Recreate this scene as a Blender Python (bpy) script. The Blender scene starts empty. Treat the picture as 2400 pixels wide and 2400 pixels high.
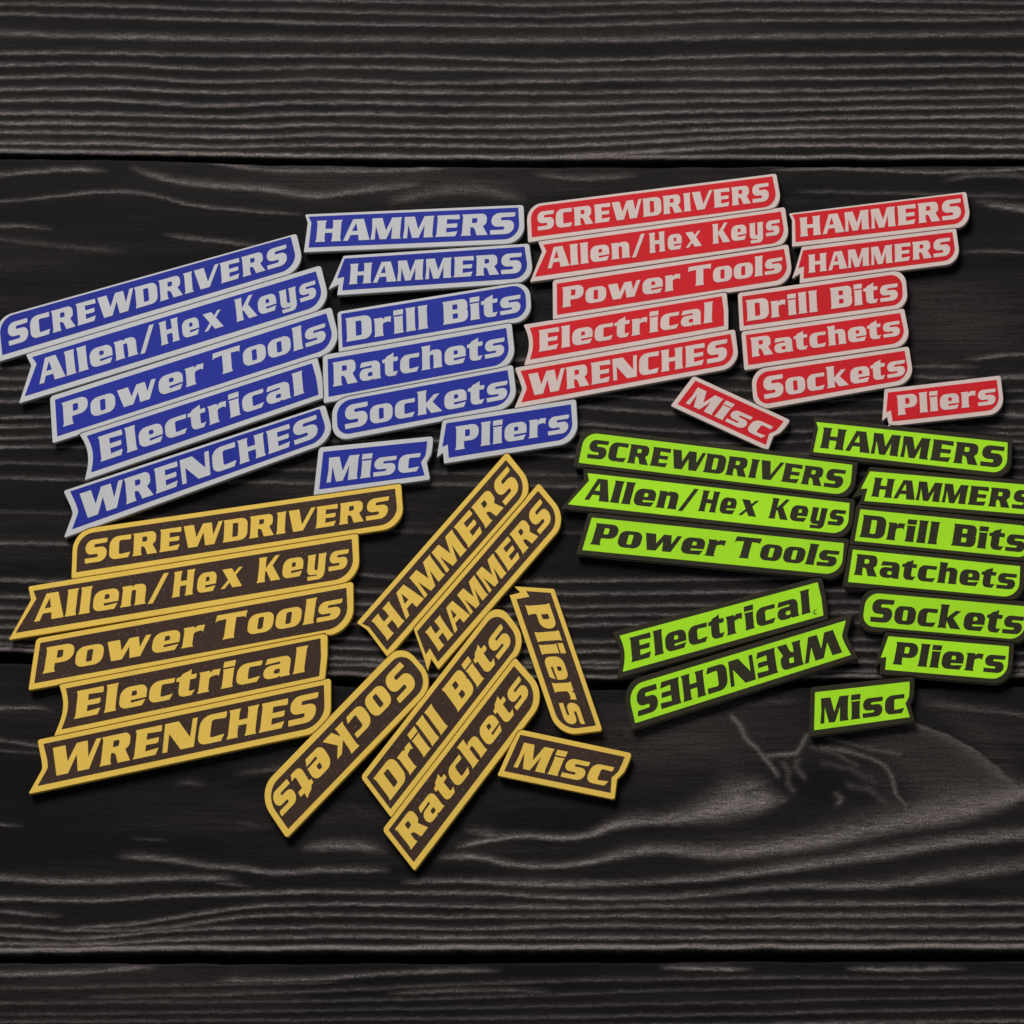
import bpy, math, random
import numpy as np
from mathutils import Matrix, Vector
from mathutils.geometry import tessellate_polygon

# ------------------------------------------------------------------ scene, camera, light
scene = bpy.context.scene
col = scene.collection
random.seed(4)

PX = 0.0002                      # metres of table per photograph pixel (2400 px wide)
FOV = math.radians(12.0)
TILT = math.radians(20.0)        # the camera leans back from straight overhead ...
AZ = Vector((0.50, -0.866, 0)).normalized()     # ... towards the lower right
DIST = 1200 * PX / math.tan(FOV / 2)
cam_pos = AZ * math.sin(TILT) * DIST + Vector((0, 0, math.cos(TILT) * DIST))
fwd = (-cam_pos).normalized()
up = -fwd.cross(Vector((1, 0, 0))).normalized()
if up.y < 0:
    up = -up
right = fwd.cross(up).normalized()
cd = bpy.data.cameras.new('camera')
cd.angle = FOV
cd.clip_start = 0.05
cd.clip_end = 50
cam = bpy.data.objects.new('camera', cd)
col.objects.link(cam)
cam.matrix_world = Matrix(((right.x, up.x, -fwd.x, cam_pos.x), (right.y, up.y, -fwd.y, cam_pos.y),
                           (right.z, up.z, -fwd.z, cam_pos.z), (0, 0, 0, 1)))
scene.camera = cam

w = bpy.data.worlds.new('World')
scene.world = w
w.use_nodes = True
bg = w.node_tree.nodes['Background']
bg.inputs[0].default_value = (0.93, 0.95, 1.0, 1)
bg.inputs[1].default_value = 0.20

def area(name, loc, size, power, colr):
    l = bpy.data.lights.new(name, 'AREA')
    l.shape = 'RECTANGLE'
    l.size, l.size_y = size
    l.energy = power
    l.color = colr
    o = bpy.data.objects.new(name, l)
    o.location = loc
    o.rotation_euler = (-Vector(loc)).to_track_quat('-Z', 'Y').to_euler()
    col.objects.link(o)
    return o
area('ceiling_lamp', (-0.62, 1.72, 1.68), (1.35, 1.0), 73.0, (1.0, 0.965, 0.925))

scene.view_settings.view_transform = 'Standard'
scene.view_settings.look = 'None'
scene.view_settings.gamma = 1
scene.view_settings.exposure = 0.0
scene.cycles.filter_width = 1.5
scene.render.resolution_x = 1024
scene.render.resolution_y = 1024

def table_points(px, py, z):
    """photograph pixels (numpy) -> points of the horizontal plane at height z"""
    k = math.tan(FOV / 2) / 1200.0
    a = (np.asarray(px, float) - 1200) * k
    b = (1200 - np.asarray(py, float)) * k
    dx = fwd.x + right.x * a + up.x * b
    dy = fwd.y + right.y * a + up.y * b
    dz = fwd.z + right.z * a + up.z * b
    t = (z - cam_pos.z) / dz
    return cam_pos.x + dx * t, cam_pos.y + dy * t

# ------------------------------------------------------------------ materials
def new_mat(name):
    m = bpy.data.materials.new(name)
    m.use_nodes = True
    nt = m.node_tree
    return m, nt, nt.nodes['Principled BSDF']

def plastic(name, colr, rough=0.5, spec=0.10, speck=0.0, layer=0.12, var=0.09, even=True):
    """printed plastic: fine layer lines, slight mottling, a few specks"""
    m, nt, p = new_mat(name)
    N, L = nt.nodes, nt.links
    tc = N.new('ShaderNodeTexCoord')
    info = N.new('ShaderNodeObjectInfo')
    n1 = N.new('ShaderNodeTexNoise')
    n1.inputs['Scale'].default_value = 90
    n1.inputs['Detail'].default_value = 5
    L.new(tc.outputs['Object'], n1.inputs['Vector'])
    n2 = N.new('ShaderNodeTexNoise')
    n2.inputs['Scale'].default_value = 1500
    n2.inputs['Detail'].default_value = 3
    L.new(tc.outputs['Object'], n2.inputs['Vector'])
    mx = N.new('ShaderNodeMath'); mx.operation = 'ADD'
    s1 = N.new('ShaderNodeMath'); s1.operation = 'MULTIPLY_ADD'
    s1.inputs[1].default_value = 2 * var; s1.inputs[2].default_value = 1 - var
    L.new(n1.outputs['Fac'], s1.inputs[0])
    s2 = N.new('ShaderNodeMath'); s2.operation = 'MULTIPLY_ADD'
    s2.inputs[1].default_value = 3.2 * var; s2.inputs[2].default_value = -1.6 * var
    L.new(n2.outputs['Fac'], s2.inputs[0])
    L.new(s1.outputs[0], mx.inputs[0]); L.new(s2.outputs[0], mx.inputs[1])
    pr = N.new('ShaderNodeMath'); pr.operation = 'MULTIPLY_ADD'      # no two prints come out quite the same
    pr.inputs[1].default_value = 0.14; pr.inputs[2].default_value = 0.93
    L.new(info.outputs['Random'], pr.inputs[0])
    mx2 = N.new('ShaderNodeMath'); mx2.operation = 'MULTIPLY'
    L.new(mx.outputs[0], mx2.inputs[0]); L.new(pr.outputs[0], mx2.inputs[1])
    vm = N.new('ShaderNodeVectorMath'); vm.operation = 'SCALE'
    vm.inputs[0].default_value = colr[:3]
    L.new((mx2 if even is False else mx).outputs[0], vm.inputs['Scale'])
    out = vm.outputs[0]
    if speck > 0:
        n3 = N.new('ShaderNodeTexNoise')
        n3.inputs['Scale'].default_value = 1100
        n3.inputs['Detail'].default_value = 1
        L.new(tc.outputs['Object'], n3.inputs['Vector'])
        r = N.new('ShaderNodeValToRGB')
        r.color_ramp.elements[0].position = 0.66
        r.color_ramp.elements[1].position = 0.78
        r.color_ramp.elements[1].color = (speck, speck, speck, 1)
        L.new(n3.outputs['Fac'], r.inputs[0])
        mix = N.new('ShaderNodeMix'); mix.data_type = 'RGBA'
        L.new(r.outputs[0], mix.inputs['Factor'])
        L.new(out, mix.inputs[6])
        mix.inputs[7].default_value = (0.30, 0.27, 0.25, 1)
        out = mix.outputs[2]
    L.new(out, p.inputs['Base Color'])
    p.inputs['Roughness'].default_value = rough
    p.inputs['Specular IOR Level'].default_value = spec
    wv = N.new('ShaderNodeTexWave')
    wv.inputs['Scale'].default_value = 380
    wv.inputs['Distortion'].default_value = 1.2
    wv.bands_direction = 'DIAGONAL'
    L.new(tc.outputs['Object'], wv.inputs['Vector'])
    ad = N.new('ShaderNodeMath'); ad.operation = 'ADD'
    L.new(wv.outputs['Fac'], ad.inputs[0]); L.new(n2.outputs['Fac'], ad.inputs[1])
    b = N.new('ShaderNodeBump')
    b.inputs['Strength'].default_value = layer
    b.inputs['Distance'].default_value = 0.00008
    L.new(ad.outputs[0], b.inputs['Height'])
    L.new(b.outputs[0], p.inputs['Normal'])
    return m

SETS = {
 'blue':   dict(rim=plastic('white_plastic', (0.475, 0.48, 0.495)), field=plastic('blue_plastic', (0.011, 0.021, 0.255), even=False),
                text=None, back=plastic('grey_plastic', (0.30, 0.29, 0.27))),
 'red':    dict(rim=plastic('warm_white_plastic', (0.57, 0.465, 0.43)), field=plastic('red_plastic', (0.50, 0.007, 0.013), even=False),
                text=None, back=plastic('beige_plastic', (0.33, 0.29, 0.25))),
 'green':  dict(rim=plastic('black_plastic', (0.022, 0.020, 0.009), speck=0.12, var=0.2), field=plastic('lime_plastic', (0.35, 0.72, 0.014), even=False),
                text=None, back=plastic('olive_plastic_glint', (0.15, 0.145, 0.11))),  # backing colour lightened to imitate glossy reflection along the rim's lower edges
 'yellow': dict(rim=plastic('yellow_plastic', (0.71, 0.475, 0.080)), field=plastic('brown_plastic', (0.040, 0.021, 0.0135), speck=0.32, var=0.2),
                text=None, back=plastic('ochre_plastic', (0.42, 0.30, 0.06))),
}

def wood():
    m, nt, p = new_mat('black_stained_wood')
    N, L = nt.nodes, nt.links
    g = N.new('ShaderNodeAttribute'); g.attribute_name = 'grain'
    f = N.new('ShaderNodeAttribute'); f.attribute_name = 'flow'
    tone = N.new('ShaderNodeAttribute'); tone.attribute_name = 'tone'
    mp = N.new('ShaderNodeMapping'); mp.inputs['Scale'].default_value = (230, 1500, 1)
    L.new(f.outputs['Vector'], mp.inputs[0])
    n = N.new('ShaderNodeTexNoise'); n.inputs['Scale'].default_value = 1; n.inputs['Detail'].default_value = 4
    n.inputs['Roughness'].default_value = 0.65
    L.new(mp.outputs[0], n.inputs['Vector'])
    mp2 = N.new('ShaderNodeMapping'); mp2.inputs['Scale'].default_value = (28, 900, 1)
    L.new(f.outputs['Vector'], mp2.inputs[0])
    n2 = N.new('ShaderNodeTexNoise'); n2.inputs['Scale'].default_value = 1; n2.inputs['Detail'].default_value = 3
    L.new(mp2.outputs[0], n2.inputs['Vector'])
    mp3 = N.new('ShaderNodeMapping'); mp3.inputs['Scale'].default_value = (1000, 2100, 1)
    L.new(f.outputs['Vector'], mp3.inputs[0])
    n3 = N.new('ShaderNodeTexNoise'); n3.inputs['Scale'].default_value = 1; n3.inputs['Detail'].default_value = 3
    n3.inputs['Roughness'].default_value = 0.7
    L.new(mp3.outputs[0], n3.inputs['Vector'])
    a3 = N.new('ShaderNodeMapRange')
    a3.inputs['From Min'].default_value = 0.32; a3.inputs['From Max'].default_value = 0.68
    a3.inputs['To Min'].default_value = 0.12; a3.inputs['To Max'].default_value = 1.85
    L.new(n3.outputs['Fac'], a3.inputs['Value'])
    grit = N.new('ShaderNodeMath'); grit.operation = 'MULTIPLY'
    # streak paint broken up by the fine fibre noise
    a = N.new('ShaderNodeMapRange')
    a.inputs['From Min'].default_value = 0.30; a.inputs['From Max'].default_value = 0.70
    a.inputs['To Min'].default_value = 0.45; a.inputs['To Max'].default_value = 1.35
    L.new(n.outputs['Fac'], a.inputs['Value'])
    mul = N.new('ShaderNodeMath'); mul.operation = 'MULTIPLY'; mul.use_clamp = True
    L.new(a.outputs[0], grit.inputs[0]); L.new(a3.outputs[0], grit.inputs[1])
    L.new(g.outputs['Fac'], mul.inputs[0]); L.new(grit.outputs[0], mul.inputs[1])
    base = N.new('ShaderNodeMix'); base.data_type = 'RGBA'
    base.inputs[6].default_value = (0.0048, 0.0043, 0.0046, 1)
    base.inputs[7].default_value = (0.037, 0.0305, 0.0288, 1)
    b2 = N.new('ShaderNodeMath'); b2.operation = 'MULTIPLY'; b2.use_clamp = True
    L.new(tone.outputs['Fac'], b2.inputs[0])
    a2 = N.new('ShaderNodeMapRange')
    a2.inputs['From Min'].default_value = 0.3; a2.inputs['From Max'].default_value = 0.7
    a2.inputs['To Min'].default_value = 0.3; a2.inputs['To Max'].default_value = 1.5
    L.new(n2.outputs['Fac'], a2.inputs['Value'])
    g2 = N.new('ShaderNodeMath'); g2.operation = 'MULTIPLY'
    L.new(a2.outputs[0], g2.inputs[0]); L.new(a3.outputs[0], g2.inputs[1])
    L.new(g2.outputs[0], b2.inputs[1])
    L.new(b2.outputs[0], base.inputs['Factor'])
    mix = N.new('ShaderNodeMix'); mix.data_type = 'RGBA'
    L.new(mul.outputs[0], mix.inputs['Factor'])
    L.new(base.outputs[2], mix.inputs[6])
    mix.inputs[7].default_value = (0.215, 0.184, 0.175, 1)
    L.new(mix.outputs[2], p.inputs['Base Color'])
    p.inputs['Roughness'].default_value = 0.62
    p.inputs['Specular IOR Level'].default_value = 0.05
    bp = N.new('ShaderNodeBump'); bp.inputs['Strength'].default_value = 0.55; bp.inputs['Distance'].default_value = 0.0002
    L.new(n.outputs['Fac'], bp.inputs['Height']); L.new(bp.outputs[0], p.inputs['Normal'])
    return m
WOOD = wood()
dm, dnt, dp = new_mat('dark_underlay')
dp.inputs['Base Color'].default_value = (0.004, 0.004, 0.004, 1)
dp.inputs['Roughness'].default_value = 0.9
dp.inputs['Specular IOR Level'].default_value = 0.05

# ------------------------------------------------------------------ the plank table
def vnoise(x, y, seed):
    xi = np.floor(x).astype(np.int64); yi = np.floor(y).astype(np.int64)
    fx = x - xi; fy = y - yi
    fx = fx * fx * (3 - 2 * fx); fy = fy * fy * (3 - 2 * fy)
    def h(i, j):
        v = (i * 374761393 + j * 668265263 + seed * 974711) & 0xffffffff
        v = ((v ^ (v >> 13)) * 1274126177) & 0xffffffff
        v = v ^ (v >> 16)
        return (v & 0xffff) / 65535.0
    return (h(xi, yi) * (1 - fx) + h(xi + 1, yi) * fx) * (1 - fy) + (h(xi, yi + 1) * (1 - fx) + h(xi + 1, yi + 1) * fx) * fy

def fbm(x, y, seed, octv=3):
    s = 0; a = 0.5; t = 0
    for o in range(octv):
        s = s + a * vnoise(x * 2 ** o, y * 2 ** o, seed + 17 * o); t += a; a *= 0.55
    return s / t

XS = np.concatenate([np.arange(-1100, 0, 12), np.arange(0, 2400, 4), np.arange(2400, 3501, 12)]).astype(float)
EDGES = {   # lower edge of each plank, then the upper edge of the next, as x -> y in photograph pixels
 'a': ([0, 300, 745, 1200, 1800, 2400], [361, 366, 374, 377, 376, 375]),
 'b0': ([0, 300, 600, 1000, 1700, 2400], [370, 373, 383, 389, 389, 385]),
 'b': ([0, 60, 700, 850, 1900, 2400], [1530, 1531, 1584, 1588, 1592, 1590]),
 'c0': ([0, 60, 700, 850, 1900, 2400], [1552, 1553, 1600, 1608, 1610, 1608]),
 'c': ([0, 370, 800, 1200, 2400], [2237, 2232, 2231, 2230, 2226]),
 'd0': ([0, 370, 800, 1200, 2400], [2254, 2257, 2257, 2255, 2251]),
}
AX = [0, 248, 497, 745, 994, 1200, 1760, 2400]
A_ROWS = [[-30, -20, -5, 3, 12, 20, 2, 14], [18, 22, 36, 44, 54, 62, 40, 50], [55, 65, 76, 90, 98, 100, 80, 75], [130, 140, 148, 150, 152, 156, 142, 130],
 [205, 200, 212, 212, 215, 230, 212, 206], [248, 244, 262, 254, 262, 266, 258, 246], [295, 290, 310, 300, 318, 310, 300, 288], [340, 336, 352, 346, 352, 352, 345, 330],
 [385, 380, 402, 388, 395, 396, 380, 365], [430, 432, 445, 432, 438, 440, 418, 402], [466, 470, 480, 474, 480, 482, 455, 440], [500, 506, 520, 512, 516, 520, 488, 480],
 [540, 545, 555, 550, 552, 556, 520, 518], [572, 578, 584, 590, 594, 597, 555, 556]]
LINES = {'a': [], 'b': [], 'c': [], 'd': []}
for i, r in enumerate(A_ROWS):
    LINES['a'].append([(x, y / 1.61, 9 if i != 3 else 14, 0.31 + 0.023 * i) for x, y in zip(AX, r)])
for k in range(1, 9):
    LINES['a'].append([(0, -30 * k - 8 + 4 * (k % 3), 9, .5), (1200, -30 * k + 2, 9, .5), (2400, -30 * k - 6, 9, .5)])

def ln(plank, pts, w=9, b=.5):
    LINES[plank].append([(p[0], p[1], p[2] if len(p) > 2 else w, p[3] if len(p) > 3 else b) for p in pts])
ln('b', [(-200, 420), (0, 410), (186, 398), (255, 401)], 11, .42)
ln('b', [(298, 391), (373, 416), (497, 435), (621, 444), (733, 460), (870, 444), (1000, 430)], 15, .40)
ln('b', [(478, 377), (621, 398), (807, 401), (1056, 394)], 12, .36)
ln('b', [(-300, 480), (0, 473), (373, 461), (435, 478), (560, 491), (714, 503)], 8, .38)
ln('b', [(0, 530), (62, 531), (130, 540)], 9, .34)
ln('b', [(373, 547), (500, 565), (620, 577)], 10, .36)
ln('b', [(0, 560), (120, 575), (300, 590)], 14, .14)
ln('b', [(900, 476), (1000, 455), (1100, 446), (1240, 470)], 26, .22)
ln('b', [(1240, 408), (1350, 418), (1500, 412)], 14, .3)
ln('b', [(1800, 399), (1976, 397), (2160, 404), (2500, 394)], 9, .45)
ln('b', [(2200, 425), (2270, 414), (2500, 424)], 12, .25)
ln('b', [(1850, 448), (2100, 455), (2500, 462)], 9, .18)
ln('b', [(2280, 470), (2330, 482), (2500, 502)], 15, .48)
ln('b', [(2240, 590), (2300, 589), (2500, 596)], 8, .3)
ln('b', [(2255, 842), (2300, 840), (2330, 836), (2500, 826)], 8, .45)
ln('b', [(2300, 890), (2345, 886), (2500, 882)], 11, .5)
ln('b', [(2330, 916), (2500, 917)], 8, .33)
ln('b', [(2330, 942), (2500, 938)], 8, .33)
ln('b', [(2300, 963), (2350, 971), (2500, 975)], 13, .45)
for y in (1002, 1018, 1036, 1052, 1072, 1096):
    ln('b', [(2290, y - 6), (2400, y), (2700, y)], 8, .3)
for i, y in enumerate((840, 865, 890, 913, 942, 979, 1001, 1028, 1050)):
    ln('b', [(-600, y + 2, 8, .35), (0, y, 8, .34 + .02 * i), (140, y - 2, 8, .3), (500, y + 6, 8, .22), (1100, y + 8, 9, .4), (1350, y + 4 + 2 * i, 10, .38), (1500, y + 12 + 3 * i, 9, .3), (2300, y + 20, 8, .3)], 8, .4)
L0 = (1085, 1120, 1200, 1273, 1360, 1398, 1425, 1448, 1471, 1495, 1512)
L1 = (1112, 1140, 1250, 1362, 1393, 1422, 1443, 1466, 1505, 1528, 1554)
L2 = (1120, 1150, 1240, 1340, 1375, 1400, 1430, 1460, 1500, 1530, 1556)
for i in range(len(L0)):
    bb = (.2, .3, .14, .36, .38, .40, .40, .42, .44, .5, .5)[i]
    ln('b', [(-600, L0[i]), (0, L0[i]), (120, L0[i] + 3), (700, .35 * L0[i] + .65 * L1[i]), (1000, L1[i] - 3), (1400, L1[i]), (1700, L1[i] - 4), (2400, L2[i])], 9, bb)
ln('b', [(700, 1556), (1000, 1562), (1450, 1566), (1900, 1574), (2400, 1572)], 8, .45)
ln('c', [(-200, 1662), (0, 1662), (80, 1660), (130, 1664)], 9, .4)
ln('c', [(-300, 1735), (0, 1737), (110, 1752), (260, 1758)], 9, .3)
ln('c', [(0, 1760), (60, 1764), (200, 1778)], 8, .2)
ln('c', [(405, 1838), (450, 1836), (490, 1842)], 14, .34)
ln('c', [(540, 1815), (620, 1806), (720, 1790)], 16, .16)
ln('c', [(-200, 1936), (0, 1934), (60, 1937)], 8, .3)
ln('c', [(300, 1965), (340, 1968), (400, 1972)], 7, .2)
ln('c', [(555, 1928), (585, 1934), (612, 1942)], 10, .32)
ln('c', [(815, 1885), (838, 1895), (865, 1915)], 12, .26)
ln('c', [(700, 1988), (800, 1985), (860, 1988), (912, 1998)], 22, .5)
ln('c', [(1080, 1946), (1130, 1955), (1200, 1966)], 20, .42)
ln('c', [(-200, 2050), (0, 2057), (120, 2066), (250, 2066), (400, 2060), (560, 2060)], 14, .5)
ln('c', [(267, 2007), (350, 2012), (497, 2032), (560, 2036), (620, 2045), (780, 2042), (920, 2040)], 13, .45)
ln('c', [(490, 2065), (560, 2076), (600, 2080)], 9, .35)
ln('c', [(-200, 2104), (0, 2107), (250, 2111), (420, 2100), (560, 2098), (700, 2092), (932, 2094), (1180, 2098), (1300, 2108)], 10, .5)
ln('c', [(-200, 2130), (0, 2138), (90, 2146), (150, 2150)], 9, .42)
ln('c', [(130, 2178), (250, 2172), (373, 2158), (560, 2130), (932, 2122), (1200, 2128), (1275, 2127)], 9, .5)
ln('c', [(-200, 2166), (0, 2170), (200, 2182), (373, 2176), (560, 2152), (932, 2148), (1200, 2150), (1275, 2150)], 9, .5)
ln('c', [(-200, 2190), (0, 2192), (200, 2200), (373, 2184), (700, 2175), (1200, 2176), (1275, 2173)], 9, .5)
ln('c', [(-200, 2212), (0, 2213), (200, 2214), (373, 2206), (700, 2198), (1200, 2199), (1275, 2198)], 10, .6)
ln('c', [(1060, 1990, 12), (1200, 1963, 14), (1386, 1957, 16), (1448, 1935, 24), (1550, 1924, 26), (1635, 1912, 44), (1720, 1888, 74), (1790, 1882, 50), (1855, 1872, 14)], 14, .62)
ln('c', [(1690, 1852), (1750, 1844), (1815, 1832)], 30, .42)
ln('c', [(1020, 2012, 12), (1120, 2012, 14), (1200, 2029, 14), (1386, 2022, 16), (1448, 2007, 22), (1511, 1996, 22), (1697, 2003, 30), (1883, 1979, 40), (2100, 1932, 54), (2280, 1896, 66), (2380, 1868, 40), (2420, 1850, 20)], 14, .58)
ln('c', [(932, 2070, 12), (1080, 2066, 12), (1200, 2073, 14), (1573, 2066, 16), (1821, 2041, 20), (2070, 2004, 26), (2256, 1973, 28), (2500, 1950, 30)], 14, .5)
ln('c', [(1200, 2104, 10), (1635, 2100, 14), (1821, 2081, 16), (2070, 2075, 22), (2250, 2050, 30), (2500, 2018, 30)], 14, .48)
ln('c', [(1140, 2127), (1200, 2128), (1500, 2126), (1800, 2122), (2400, 2118)], 12, .48)
ln('c', [(1140, 2150), (1200, 2150), (1800, 2148), (2400, 2146)], 11, .46)
ln('c', [(1140, 2176), (1200, 2174), (1800, 2174), (2400, 2171)], 11, .5)
ln('c', [(1140, 2199), (1200, 2199), (1800, 2198), (2400, 2200)], 11, .56)
ln('c', [(2150, 1650), (2280, 1662), (2500, 1690)], 16, .18)
ln('c', [(1500, 1640), (1700, 1650), (1900, 1640)], 22, .10)
for pts, ww, bb in (([(0, 2286), (190, 2281), (373, 2268)], 13, .55), ([(497, 2300), (650, 2298), (800, 2291), (1000, 2279), (1180, 2276)], 11, .45), ([(1541, 2268), (1640, 2272), (1770, 2274)], 10, .6),
        ([(1976, 2271), (2100, 2273), (2270, 2271)], 10, .6), ([(0, 2318), (400, 2310), (800, 2302)], 9, .2), ([(200, 2340), (700, 2325), (1300, 2300), (2400, 2292)], 9, .22), ([(0, 2352), (1000, 2342), (1700, 2318), (2400, 2312)], 8, .2),
        ([(0, 2378), (900, 2366), (1900, 2345), (2400, 2335)], 8, .18), ([(0, 2395), (1200, 2386), (2400, 2362)], 9, .22), ([(900, 2330), (1200, 2322), (1300, 2326)], 10, .3), ([(-200, 2420), (1200, 2410), (2600, 2390)], 10, .4)):
    ln('d', pts, ww, bb)
for k in range(1, 12):
    ln('d', [(0, 2425 + 32 * k), (1200, 2415 + 32 * k), (2400, 2405 + 32 * k)], 10, .4)
CURVES = [  # the knot's own bent lines: (points, width, brightness)
 ([(1715, 1680), (1735, 1700), (1746, 1730), (1775, 1755), (1796, 1780), (1815, 1805), (1822, 1820)], 8, .5),
 ([(1892, 1722), (1880, 1745), (1864, 1766), (1835, 1768), (1802, 1772)], 8, .5),
 ([(1925, 1752), (1990, 1760), (2038, 1774), (2075, 1796), (2092, 1825), (2100, 1860), (2122, 1890), (2124, 1912)], 8, .42),
 ([(1940, 1730), (2030, 1752), (2110, 1768)], 7, .24),
 ([(1836, 1792), (1850, 1812), (1846, 1838), (1858, 1856)], 12, .2), ([(1868, 1782), (1866, 1800), (1884, 1822)], 10, .24),
 ([(1960, 1862), (1972, 1872), (1966, 1885)], 10, .3), ([(1905, 1752), (1960, 1766), (2010, 1795)], 8, .22), ([(1930, 1790), (1990, 1800), (2050, 1835)], 10, .14), ([(1990, 1840), (2040, 1850), (2080, 1890)], 12, .16),
]

def smooth_interp(x, pts, i):
    xs = np.array([p[0] for p in pts], float); ys = np.array([p[i] for p in pts], float)
    # cubic hermite through the points
    d = np.gradient(ys, xs) if len(xs) > 2 else np.full(len(xs), (ys[-1] - ys[0]) / (xs[-1] - xs[0]))
    xc = np.clip(x, xs[0], xs[-1])
    k = np.clip(np.searchsorted(xs, xc) - 1, 0, len(xs) - 2)
    hh = xs[k + 1] - xs[k]; t = (xc - xs[k]) / hh
    return (2 * t ** 3 - 3 * t ** 2 + 1) * ys[k] + (t ** 3 - 2 * t ** 2 + t) * hh * d[k] + (-2 * t ** 3 + 3 * t ** 2) * ys[k + 1] + (t ** 3 - t ** 2) * hh * d[k + 1]

def edge(name, x):
    xs, ys = EDGES[name]
    xs = [-1100] + list(xs) + [3500]; ys = [ys[0]] + list(ys) + [ys[-1]]
    y = smooth_interp(x, list(zip(xs, ys)), 1)
    return y + 6.0 * (fbm(x / 90.0, x * 0, 5 + len(name) + ord(name[0]), 4) - .5)

def build_plank(key, top, bottom, dz, seed):
    step = 1.8
    n = int(np.clip((np.max(bottom) - np.min(top)) / step, 60, 700))
    t = np.linspace(0, 1, n + 1)
    m = 4                                             # rows of the rolled edge and wall
    X = np.repeat(XS[None, :], n + 1, 0)
    Y = top[None, :] * (1 - t[:, None]) + bottom[None, :] * t[:, None]
    grain = np.zeros_like(X)
    wob = 5.0 * (fbm(X / 150, Y / 60, seed + 1, 3) - .5) + 2.6 * (fbm(X / 26, Y / 14, seed + 2, 2) - .5) + 2.4 * (vnoise(X / 9, Y / 5, seed + 3) - .5)
    fuzz = fbm(X / 24, Y / 4.0, seed + 9, 3)
    for li, pts in enumerate(LINES[key]):
        x0, x1 = pts[0][0], pts[-1][0]
        yc = smooth_interp(XS, pts, 1)
        wd = smooth_interp(XS, pts, 2)
        br = smooth_interp(XS, pts, 3)
        br = br * (0.75 + 0.65 * fbm(XS / 170.0, XS * 0 + li * 3.7, seed + 31 + li, 3))
        if x0 > 1:
            br = br * np.clip((XS - x0) / 60, 0, 1)
        if x1 < 2450 and x1 < 2399:
            br = br * np.clip((x1 - XS) / 60, 0, 1)
        d = (Y + wob - yc[None, :]) / wd[None, :]
        prof = np.where(d > 0, np.exp(-(d / 0.34) ** 2), np.exp(-(np.abs(d) / 0.55) ** 1.4))
        prof = prof * (0.40 + 1.25 * fuzz)
        grain = np.maximum(grain, prof * br[None, :])
    if key == 'c':
        for pts, wd, br in CURVES:
            px = [p[0] for p in pts]; py = [p[1] for p in pts]
            sel = (X > min(px) - 60) & (X < max(px) + 60) & (Y > min(py) - 60) & (Y < max(py) + 60)
            qx = X[sel] + 6 * (fbm(X[sel] / 30, Y[sel] / 30, 91, 2) - .5)
            qy = Y[sel] + 8 * (fbm(X[sel] / 30, Y[sel] / 30, 92, 2) - .5)
            dm_ = np.full(qx.shape, 1e9)
            for (ax, ay), (bx, by) in zip(pts[:-1], pts[1:]):
                ux, uy = bx - ax, by - ay
                s = np.clip(((qx - ax) * ux + (qy - ay) * uy) / (ux * ux + uy * uy), 0, 1)
                dm_ = np.minimum(dm_, np.hypot(qx - ax - s * ux, qy - ay - s * uy))
            endf = 1.0
            g = np.exp(-(dm_ / (0.62 * wd)) ** 1.6) * br * (0.5 + 0.9 * fuzz[sel])
            grain[sel] = np.maximum(grain[sel], g)
    # worn lower edge of the board
    de = (bottom[None, :] - Y)
    eb = {'a': .85, 'b': .80, 'c': 1.15, 'd': .5}[key]
    wear = np.exp(-((de - 8.0) / {'c': 6.0}.get(key, 4.2)) ** 2) * eb * (0.55 + 0.8 * fbm(X / 90, Y / 8, seed + 77, 3))
    grain = np.maximum(grain, wear * (0.65 + .6 * fuzz))
    tone = 0.42 * np.clip(1.9 * fbm(X / 420, (Y + 3 * wob) / 34, seed + 50, 4) - .55, 0, 1) * np.clip(1.7 * fbm(X / 500, Y / 160, seed + 60, 2) - .2, 0.15, 1.2)
    if key == 'c':
        tone = tone + .62 * np.exp(-(((X - 1620) / 260) ** 2 + ((Y - 1715) / 75) ** 2)) + .25 * np.exp(-(((X - 1540) / 120) ** 2 + ((Y - 1790) / 60) ** 2))
        ring = np.hypot((X - 1960) / 1.55, (Y - 1868))            # broad bands that bend round the knot
        side = np.clip((X - 1990) / 90, 0, 1) * np.clip((1925 - Y) / 60, 0, 1)
        xin = np.interp(Y, [1660, 1690, 1755, 1811, 1850, 1900, 1935], [1900, 1940, 2000, 2080, 2105, 2122, 2060])
        xout = np.interp(Y, [1660, 1685, 1720, 1755, 1800, 1848, 1875, 1900, 1935], [2075, 2128, 2220, 2287, 2345, 2396, 2410, 2300, 2120])
        jag = 14 * (fbm(X / 20, Y / 6, 71, 3) - .5)
        fill = np.clip((X - xin) / 70, 0, 1) * np.clip((xout + jag - X) / 9, 0, 1) * np.clip((Y - 1665) / 30, 0, 1) * np.clip((1940 - Y) / 25, 0, 1)
        tone = tone + fill * (.62 + .75 * np.exp(-((xout - X) / 60) ** 2))
        grain = np.maximum(grain, fill * np.exp(-((xout - X) / 34) ** 2) * .30 * (.2 + 1.3 * fuzz))
        tone = tone + side * (0 * ring + .30 * np.exp(-((ring - 262) / 22) ** 2) + .28 * np.exp(-((ring - 78) / 14) ** 2))
        tone = tone * (1 - .8 * np.exp(-(((X - 1930) / 80) ** 2 + ((Y - 1850) / 60) ** 2)))
    if key == 'b':
        tone = tone + .55 * np.exp(-(((X - 2250) / 190) ** 2 + ((Y - 760) / 80) ** 2)) + .4 * np.exp(-(((X - 900) / 500) ** 2 + ((Y - 430) / 50) ** 2))
    low = fbm(X / 1500, Y / 60, seed + 13, 3) - .5
    Z = dz + 0.00046 * np.clip(grain, 0, 1) + 0.0002 * low + 0.00012 * (fuzz - .5)
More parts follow.
